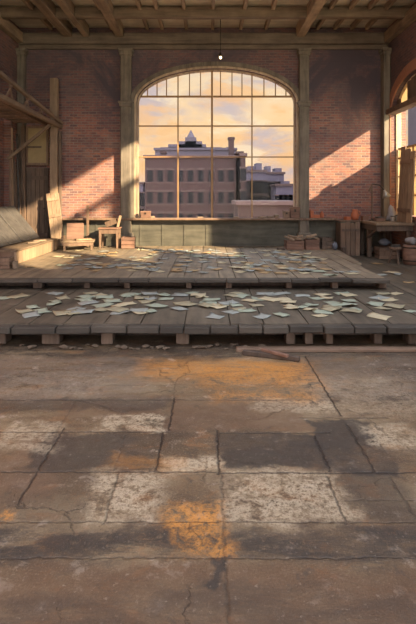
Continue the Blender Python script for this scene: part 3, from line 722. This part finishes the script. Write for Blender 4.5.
for px, w, h, lb in ((152.5,.12,.05,'small wood offcut on the ledge right of the reddish box'),(262,.2,.04,'thin flat board end on the ledge below the right window panes'),(270,.16,.05,'pale wood offcut on the ledge left of the pile at the right'),(276.5,.13,.09,'stubby wood block on the ledge left of the narrow box'),(200,.16,.03,'thin wood scrap on the ledge below the middle window bar'),(236,.14,.035,'low wood scrap on the ledge right of the middle window bar')):
    mb = MB(); mb.box((wx(px,DL),DL,zl+h/2),(w,.1,h),(0,0,.2)); tag(mb.build('wood_offcut', M['wood_tan'], None, .005, False, True), lb, 'offcut')
for px, lb, dz, c in ((311.5,'brick standing on the ledge right of the window column',0,'clay'),(316.5,'brick lying flat on the ledge, end of the row',0,'clay')):
    mb = MB(); up = px < 314; mb.box((wx(px,DL),DL,zl+(.1 if up else .04)),((.09,.12,.2) if up else (.17,.1,.08)),(0,0,.1)); tag(mb.build('clay_brick', M[c], None, .005, False, True), lb, 'brick')
mb = MB(); mb.lathe([(.04,0),(.055,.02),(.055,.12),(.03,.15),(.03,.17),(.036,.18)],(wx(322,DL),DL,zl)); tag(mb.build('clay_pot', M['clay'], None, 0, True, True), 'little clay pot on the ledge right of the bricks', 'pot')

# ------------------------------------------------------------------ right side crates
def fill(loc, w, dp, h, n, seed, txt, rz=0):
    rr = random.Random(seed)
    for i in range(n):
        x = loc[0]+(-.5+(i+.5)/n)*w*.72; y = loc[1]+rr.uniform(-.04,.04); ln = rr.uniform(.26,.36)
        mb = MB(); ang = rr.uniform(.1,.45)*rr.choice((-1,1))
        mb.box((x,y,loc[2]+h+.045+.05*(i%2)), (ln*.85,.07,.045), (0,ang,rr.uniform(-.5,.5)))
        ordn = ['leftmost','second from left','third from left','fourth from left','rightmost']
        nm = ordn[-1] if i == n-1 else ordn[i]
        tag(mb.build('firewood_stick', M[rr.choice(['wood_light','wood_tan'])], None, .005, False, True), 'firewood stick on the %s, %s of its heap' % (txt, nm), 'firewood', 'firewood on the %s' % txt)
D = 12.6
c1 = (wx(294,D), D, Z2+.002); crate('wooden_crate', 'crate of firewood right below the window, leftmost of the crate row', c1, (.46,.34,.24), M['wood_red'], .06); fill(c1,.46,.34,.24,4,1,'leftmost crate')
c2 = (wx(311.5,D), D, Z2+.002); crate('wooden_crate', 'reddish slatted crate, second of the row below the right column', c2, (.36,.32,.26), M['wood_red'], -.04); fill(c2,.36,.32,.26,3,2,'second crate')
c3 = (wx(325.5,12.75), 12.75, Z2+.002); crate('wooden_crate', 'dark slatted crate, third of the row', c3, (.28,.3,.3), M['wood_dark'], .1)
mb = MB(); mb.lump((wx(334.5,12.4),12.4,Z2+.002+.1),(.08,.09,.1),5,2,.2); o = mb.build('cloth_bundle', M['rag'], None, 0, True, True); tag(o,'small grey cloth bundle on the deck edge right of the crates','bundle')
mb = MB(); mb.box((wx(281,12.4),12.4,Z2+.003+.03),(.2,.1,.06),(0,0,.3)); tag(mb.build('wood_block', M['wood_dark'], None, .008, False, True),'dark block on the deck left of the firewood crate','block')
# plank cupboard under the bench end
cb = thing('plank_cupboard', 'cupboard of rough upright planks left of the workbench', 'cupboard', (wx(345.5,12.95)-.0, 12.98, Z1+.002))
w, dp, h = .52, .5, .9
cb.location.x = 3.78
for i in range(4):
    a = -w/2+i*w/4; mb = MB(); mb.bb(a+.004, a+w/4-.004, -dp/2, -dp/2+.03, 0, h-(.0 if i%2 else .03)); mb.build('front_plank', M['wood_mid'], cb, .004)
for sx in (-1,1):
    mb = MB(); a, b = sorted((sx*w/2, sx*(w/2-.03))); mb.bb(a, b, -dp/2+.031, dp/2, 0, h-.03); mb.build('side_panel', M['wood_dark'], cb)
mb = MB(); mb.bb(-w/2-.02,w/2+.02,-dp/2-.02,dp/2,h,h+.035); mb.build('top', M['wood_mid'], cb, .006)
mb = MB(); mb.bb(-w/2+.02,w/2-.02,-dp/2-.02,-dp/2-.001,h*.72,h*.72+.07); mb.build('batten', M['wood_dark'], cb)
mb = MB(); mb.box((3.52+.0,12.45,Z1+.13),(.11,.1,.25),(0,0,.3)); 
tag(mb.build('wood_block', M['wood_dark'], None, .008, False, True),'dark upright block standing in front of the plank cupboard','block')
# workbench
bn = thing('workbench', 'long heavy wooden workbench below the right-hand window', 'workbench', (4.55, 12.5, Z1+.002))
BT = 1.22; ht = BT-Z1-.002
mb = MB(); mb.bb(-.47,.47,-.85,.7,ht-.065,ht); mb.build('bench_top', M['wood_tan'], bn, .01)
for x, y in ((-.34,.05),(-.34,.6),(.36,-.72),(.36,.6),(-.34,-.72)):
    if (x, y) == (-.34,-.72): continue
    mb = MB(); mb.bb(x-.05,x+.05,y-.05,y+.05,0,ht-.065); mb.build('leg', M['wood_dark'], bn, .008)
mb = MB(); mb.bb(-.44,.44,-.81,-.77,ht-.2,ht-.066); mb.build('apron', M['wood_dark'], bn)
mb = MB(); mb.bb(-.44,-.4,-.77,.65,ht-.2,ht-.066); mb.build('apron', M['wood_dark'], bn)
mb = MB(); mb.bar((-.34,.1,.2),(.36,.1,.2),.05,.07); mb.build('stretcher', M['wood_dark'], bn)
mb = MB(); mb.bar((-.38,.05,.5),(-.38,-.7,ht-.15),.05,.05); mb.build('diagonal_brace', M['wood_dark'], bn)
crate('wooden_crate', 'brown crate standing under the workbench', (4.53,12.22,Z1+.002), (.46,.36,.3), M['wood_mid'], .0)
mb = MB(); mb.lump((4.5,12.22,Z1+.002+.4),(.16,.12,.09),9,2,.3); o = mb.build('cloth_bundle', M['rag'], None, 0, True, True); o.location.z = Z1+.325; tag(o,'dark blue-grey cloth bundle heaped on the crate under the workbench','bundle')
zb = BT+.002
# things on the bench
D = 12.95; jx = 3.78
jz = Z1+.002+.9+.035+.002
jg = thing('clay_jug', 'dark red clay jug standing on the plank cupboard', 'jug', (wx(355.5,12.9), 12.95, jz))
mb = MB(); mb.lathe([(.07,0),(.1,.05),(.105,.13),(.075,.22),(.06,.25),(.075,.29),(.06,.288),(.05,.25)]); mb.build('body', M['clay'], jg, 0, True)
mb = MB(); pts = [(.07,0,.25),(.13,0,.23),(.14,0,.16),(.1,0,.1)]
for a, b in zip(pts, pts[1:]): mb.cyl(a, b, .012, .012, 8)
mb.build('handle', M['clay'], jg, 0, True)
mb = MB(); mb.box((wx(348,12.95)-.02,12.95,jz+.045),(.13,.16,.09),(0,0,.2)); tag(mb.build('clay_brick', M['clay'], None, .006, False, True),'brick on the plank cupboard left of the clay jug','brick')
def bbox(px, D, w, h, mat, label, nm='wooden_box', rz=.1, dp=.16):
    t = thing(nm, label, 'box', (wx(px,D), D, zb), rz)
    mb = MB(); mb.bb(-w/2,w/2,-dp/2,dp/2,0,h*.7); mb.build('body', M[mat], t, .005)
    mb = MB(); mb.bb(-w/2-.008,w/2+.008,-dp/2-.008,dp/2+.008,h*.7,h); mb.build('lid', M[mat], t, .005); return t
bbox(364.5,12.85,.15,.12,'wood_red','little reddish box on the workbench left of the desk lamp')
bbox(379,12.45,.22,.08,'wood_red','flat reddish box on the workbench front right of the desk lamp')
mb = MB(); mb.box((wx(379.5,12.45),12.45,zb+.083+.017),(.18,.13,.03),(0,0,.3)); tag(mb.build('bound_book', M['wood_grey'], None, .004, False, True),'thin grey book on top of the flat reddish box','book')
for px, D, h, rr, lb in ((392.5,12.4,.13,.05,'dull tin can on the workbench, left of two'),(397.5,12.42,.16,.055,'dull tin can on the workbench, right of two')):
    t = thing('tin_can', lb, 'can', (wx(px,D), D, zb), 0, 'tin cans on the workbench')
    mb = MB(); mb.lathe([(rr,0),(rr,h),(rr*.93,h),(rr*.93,.01)],(0,0,0),16); mb.build('body', M['tin'], t)
    mb = MB(); mb.lathe([(rr*1.04,h-.012),(rr*1.06,h-.005),(rr*1.04,h+.003),(rr*.93,h+.003),(rr*.93,h-.012)],(0,0,0),16); mb.build('rim', M['iron'], t)
# desk lamp
lp = thing('desk_lamp', 'tall jointed desk lamp with a metal shade on the workbench', 'lamp', (wx(372,12.75), 12.75, zb))
H = wz(184,12.75)-zb
mb = MB(); mb.lathe([(.09,0),(.09,.015),(.03,.03),(.02,.05)]); mb.build('base', M['iron'], lp)
mb = MB(); mb.cyl((0,0,.03),(0,0,H),.02,.018,10); mb.build('stem', M['wood_mid'], lp)
q = Vector((wx(384.5,12.6)-wx(372,12.75), -.12, wz(190,12.6)-zb))
mb = MB(); mb.cyl((0,0,H),(.18,-.06,H-.03),.014,.014,8); mb.cyl((.18,-.06,H-.03),q,.014,.014,8); mb.build('arm', M['iron'], lp)
mb = MB(); mb.lathe([(.03,.0),(.04,-.04),(.07,-.1),(.12,-.2),(.112,-.2),(.06,-.1),(.02,-.04)], q, 20, (0,-.35,0)); mb.build('lamp_shade', M['tin'], lp, 0, True)
mb = MB(); mb.lathe([(.015,-.08),(.035,-.12),(.035,-.15),(.01,-.18)], q, 12, (0,-.35,0)); mb.build('bulb', M['white'], lp, 0, True)
mb = MB(); mb.cyl((0,0,H),(-.06,.02,H-.2),.012,.05,10); mb.build('counterweight', M['wood_mid'], lp)
# grey tarpaulin heap and the tall shutter board
mb = MB(); mb.lathe([(.13,0),(.14,.08),(.11,.2),(.07,.33),(.03,.4),(.01,.42)],(4.86,12.7,zb),14)
rr = random.Random(2)
for v in mb.v: v.x += .02*math.sin(v.z*17+v.y*20); v.y += .025*math.sin(v.z*13+v.x*18)
tag(mb.build('canvas_sack', M['tarp'], None, 0, True, True),'grey canvas sack slumped on the workbench beside the window shutter','sack')
sb = thing('shutter_board', 'tall plank shutter leaning before the right-hand window', 'shutter', (XR-.22, 11.85, zb))
for i in range(3):
    y0 = -.42+i*.28; mb = MB(); mb.hexa([(0,y0,0),(.03,y0,0),(.03,y0+.27,0),(0,y0+.27,0),(.1,y0,1.74+.08*i),(.13,y0,1.74+.08*i),(.13,y0+.27,1.74+.08*i),(.1,y0+.27,1.74+.08*i)]); mb.build('plank', M['wood_light'], sb, .004)
for f in (.3,1.5):
    mb = MB(); a = .1*f/1.9; mb.box((a-.012,0,f),(.022,.8,.09),(0,.044,0)); mb.build('ledger', M['wood_mid'], sb)
# barrel, stool and scraps at the right edge
br = thing('small_barrel', 'reddish wooden barrel at the right edge of the photo', 'barrel', (4.72, 11.15, Z1+.002))
mb = MB(); mb.lathe([(.16,0),(.185,.12),(.195,.24),(.185,.36),(.165,.46),(.15,.46),(.15,.42)]); mb.build('staves', M['wood_red'], br, 0, True)
for z, rad in ((.08,.181),(.38,.186)):
    mb = MB(); mb.lathe([(rad,z),(rad+.006,z),(rad+.006,z+.03),(rad,z+.03)]); mb.build('hoop', M['iron'], br)
mb = MB(); mb.lump((0,0,.47),(.13,.13,.09),3,2,.3); 
for v in mb.v: v += Vector((4.72,11.15,Z1))
o = mb.build('cloth_bundle', M['tarp'], None, 0, True, True); o.location.z = Z1+.46; tag(o,'grey cloth bundle stuffed into the top of the barrel','bundle')
sl = thing('low_stool', 'low dark wooden stool between the workbench and the barrel', 'stool', (4.42, 11.3, Z1+.002), .2)
mb = MB(); mb.lathe([(.14,.34),(.145,.35),(.145,.38),(.14,.385)]); mb.build('seat', M['wood_mid'], sl)
for k in range(3):
    a = k*2.09+.4; mb = MB(); mb.cyl((.15*math.cos(a),.15*math.sin(a),0),(.08*math.cos(a),.08*math.sin(a),.345),.02,.022,8); mb.build('leg', M['wood_dark'], sl)
mb = MB(); mb.box((4.42,11.3,Z1+.002+.387+.03),(.2,.12,.055),(0,0,.4)); tag(mb.build('wood_offcut', M['wood_grey'], None, .005, False, True),'grey wood offcut lying on the low stool','offcut')

# pendant lamp
pd = thing('pendant_lamp', 'small pendant lamp hanging before the top of the arched window', 'lamp', (wx(220.5,12.6), 12.6, wz(58,12.6)))
mb = MB(); mb.cyl((0,0,.1),(0,0,ZC-pd.location.z-.003),.012,.012,8); mb.build('rod', M['iron'], pd)
mb = MB(); mb.lathe([(.02,.14),(.035,.1),(.1,.02),(.095,.02),(.03,.09)]); mb.build('shade', M['iron'], pd, 0, True)
mb = MB(); mb.lathe([(.012,.06),(.035,.03),(.035,.0),(.01,-.03)]); mb.build('bulb', M['bulb'], pd, 0, True)

# ------------------------------------------------------------------ outdoors
def ext(name, c, var=.2):
    return plain(name, c, .95, 0, var, .7)
M['out_brick'] = brick('far_brick', 'x', srgb(78,50,48), srgb(62,43,43), srgb(80,66,66), srgb(62,48,50), 1.2, .4)
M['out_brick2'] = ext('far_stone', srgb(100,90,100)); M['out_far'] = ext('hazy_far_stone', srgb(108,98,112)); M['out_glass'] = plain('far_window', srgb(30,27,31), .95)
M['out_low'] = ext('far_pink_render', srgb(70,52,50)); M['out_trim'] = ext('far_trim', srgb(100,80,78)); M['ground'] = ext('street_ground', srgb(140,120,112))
GZ = -10.
mb = MB(); mb.bb(-150,150,16,260,GZ-.3,GZ); struct(mb.build('trim_%d' % tn, M['ground']), 'street ground outside below the window', 'ground'); tn += 1
def block(name, label, D, x0, x1, top, dep, mat, cols=0, rows=0, ww=.9, wh=1.7, para=.0, chims=(), steps=(), z0w=-8.5):
    X0, X1, ZT = wx(x0,D), wx(x1,D), wz(top,D)
    t = thing(name, label, 'building', ((X0+X1)/2, D+dep/2, GZ)); o = t.location
    def loc(mb): 
        for v in mb.v: v -= o
        return mb
    mb = MB(); mb.bb(X0,X1,D,D+dep,GZ+.005,ZT); loc(mb).build('walls', mat, t)
    mb = MB(); mb.bb(X0-.2,X1+.2,D-.25,D+dep+.2,ZT,ZT+.35); loc(mb).build('cornice', M['out_trim'] if cols else mat, t)
    for (a, b, tp) in steps:
        mb = MB(); mb.bb(wx(a,D),wx(b,D),D+.3,D+dep*.6,ZT+.35,wz(tp,D)); loc(mb).build('roof_block', mat, t)
    for (a, b, tp) in chims:
        mb = MB(); mb.bb(wx(a,D),wx(b,D),D+1,D+2.2,ZT+.35,wz(tp,D)); mb.bb(wx(a,D)-.1,wx(b,D)+.1,D+.9,D+2.3,wz(tp,D)-.3,wz(tp,D)-.05); loc(mb).build('chimney', mat, t)
    for i in range(cols):
        for j in range(rows):
            cx = X0+(i+.5)*(X1-X0)/cols; cz = ZT-1.5-j*(ZT-1.5-z0w)/rows-wh/2
            mb = MB(); mb.bb(cx-ww/2,cx+ww/2,D-.06,D-.005,cz-wh/2,cz+wh/2); f = loc(mb).build('window', M['out_glass'], t)
            mb = MB(); mb.bb(cx-ww/2-.1,cx+ww/2+.1,D-.14,D-.005,cz+wh/2,cz+wh/2+.2); mb.bb(cx-ww/2-.1,cx+ww/2+.1,D-.16,D-.005,cz-wh/2-.14,cz-wh/2); loc(mb).build('lintel', M['out_trim'], f)
    return t
block('brick_building','long red brick building seen through the arched window',60,145,236,158,14,M['out_brick'],9,5,.7,1.5,chims=((229,234.5,136),(160,165,150)))
block('brick_building','narrower brick block joined to the right end of the long building',58,241,245.5,156,15,M['out_brick'],1,5,.7,1.5,steps=((236,244,151),))
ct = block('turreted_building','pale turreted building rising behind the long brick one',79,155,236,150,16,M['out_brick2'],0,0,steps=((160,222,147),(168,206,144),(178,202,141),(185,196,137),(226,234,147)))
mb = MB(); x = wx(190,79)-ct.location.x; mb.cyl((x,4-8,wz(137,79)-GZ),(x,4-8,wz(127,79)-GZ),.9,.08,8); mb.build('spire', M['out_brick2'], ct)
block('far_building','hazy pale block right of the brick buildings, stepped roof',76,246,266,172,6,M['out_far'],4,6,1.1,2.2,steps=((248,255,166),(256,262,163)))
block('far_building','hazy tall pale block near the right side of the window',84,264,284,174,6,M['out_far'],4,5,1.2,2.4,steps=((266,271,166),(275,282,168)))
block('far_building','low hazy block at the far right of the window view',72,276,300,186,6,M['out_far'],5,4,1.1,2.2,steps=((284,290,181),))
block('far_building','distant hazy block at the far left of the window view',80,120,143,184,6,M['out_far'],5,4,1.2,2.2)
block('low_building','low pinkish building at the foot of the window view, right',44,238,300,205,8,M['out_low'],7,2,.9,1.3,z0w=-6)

mb = MB(); mb.bb(30,75,20,72,GZ,44); struct(mb.build('trim_%d' % tn, M['out_brick2']), 'tall neighbouring block across the side street', 'building'); tn += 1  # added out of view to keep sun off the outdoor buildings
# ------------------------------------------------------------------ light
wd = bpy.data.worlds.new('sky'); bpy.context.scene.world = wd; wd.use_nodes = True
t = NT(wd.node_tree); t.N.clear()
g = t.node('ShaderNodeTexCoord').outputs['Generated']; sp = t.node('ShaderNodeSeparateXYZ'); t.put(sp.inputs[0], g)
n1 = t.noise(t.scale(g, (2.2,2.2,4.5)), 2.6, 9, .6, .4); n2 = t.noise(t.scale(g, (2,2,5), (3,1,2)), 4.2, 8, .62, .3)
el = sp.outputs[2]
low = t.ramp(el, [(.0, srgb(226,196,180)), (.05, srgb(248,200,150)), (.16, srgb(252,214,164)), (.3, srgb(236,220,196))])
sky = t.mix(t.math('MULTIPLY', t.step(n1, .42, .6), .8), low, srgb(192,180,190))
sky = t.mix(t.math('MULTIPLY', t.step(n2, .5, .64), .7), sky, srgb(250,196,136))
sky = t.mix(t.math('MULTIPLY', t.step(n2, .36, .47, 1., 0.), .6), sky, srgb(255,234,200))
sky = t.mix(t.step(el, .3, .55), sky, srgb(196,206,224))
sky = t.mix(t.step(sp.outputs[1], .1, -.3), sky, srgb(206,212,224))
sky = t.mix(t.math('MULTIPLY', t.step(sp.outputs[1], -.1, -.5), t.step(el, .12, -.05)), sky, srgb(222,204,170))
bg = t.node('ShaderNodeBackground'); t.put(bg.inputs[0], sky)
dot = t.node('ShaderNodeVectorMath', operation='DOT_PRODUCT'); t.put(dot.inputs[0], g); sd = Vector((1,-.85,.62)).normalized(); dot.inputs[1].default_value = sd
strength = t.math('ADD', .95, t.math('ADD', t.math('MULTIPLY', t.step(el, .3, .7), 2.6), t.math('MULTIPLY', t.step(dot.outputs['Value'], .1, 1.), 3.5)))
rear_glow = t.math('MULTIPLY', t.step(sp.outputs[1], -.1, -.5), t.step(el, .12, -.05))   # added glow below the rear horizon to brighten the ceiling
strength = t.math('ADD', strength, t.math('MULTIPLY', rear_glow, 3.2))
t.put(bg.inputs[1], strength)
out = t.node('ShaderNodeOutputWorld'); t.put(out.inputs[0], bg.outputs[0])
sl_ = bpy.data.lights.new('sun', 'SUN'); so = bpy.data.objects.new('sun', sl_); C.objects.link(so)
sl_.energy = 18; sl_.color = (1,.76,.48); sl_.angle = math.radians(1.2)
so.rotation_euler = (-sd).to_track_quat('-Z', 'Y').to_euler(); so.location = sd*30
cam = bpy.data.cameras.new('camera'); co = bpy.data.objects.new('camera', cam); C.objects.link(co)
co.location = (0,0,CH); co.rotation_euler = (math.pi/2,0,0)
cam.sensor_fit = 'HORIZONTAL'; cam.sensor_width = 36; cam.lens = 36*F/416; cam.shift_y = -(312-HY)/416; cam.clip_end = 500
sc = bpy.context.scene; sc.camera = co
vs = sc.view_settings; vs.view_transform = 'Standard'; vs.look = 'None'; vs.gamma = 1; vs.use_curve_mapping = False; vs.exposure = 0.22
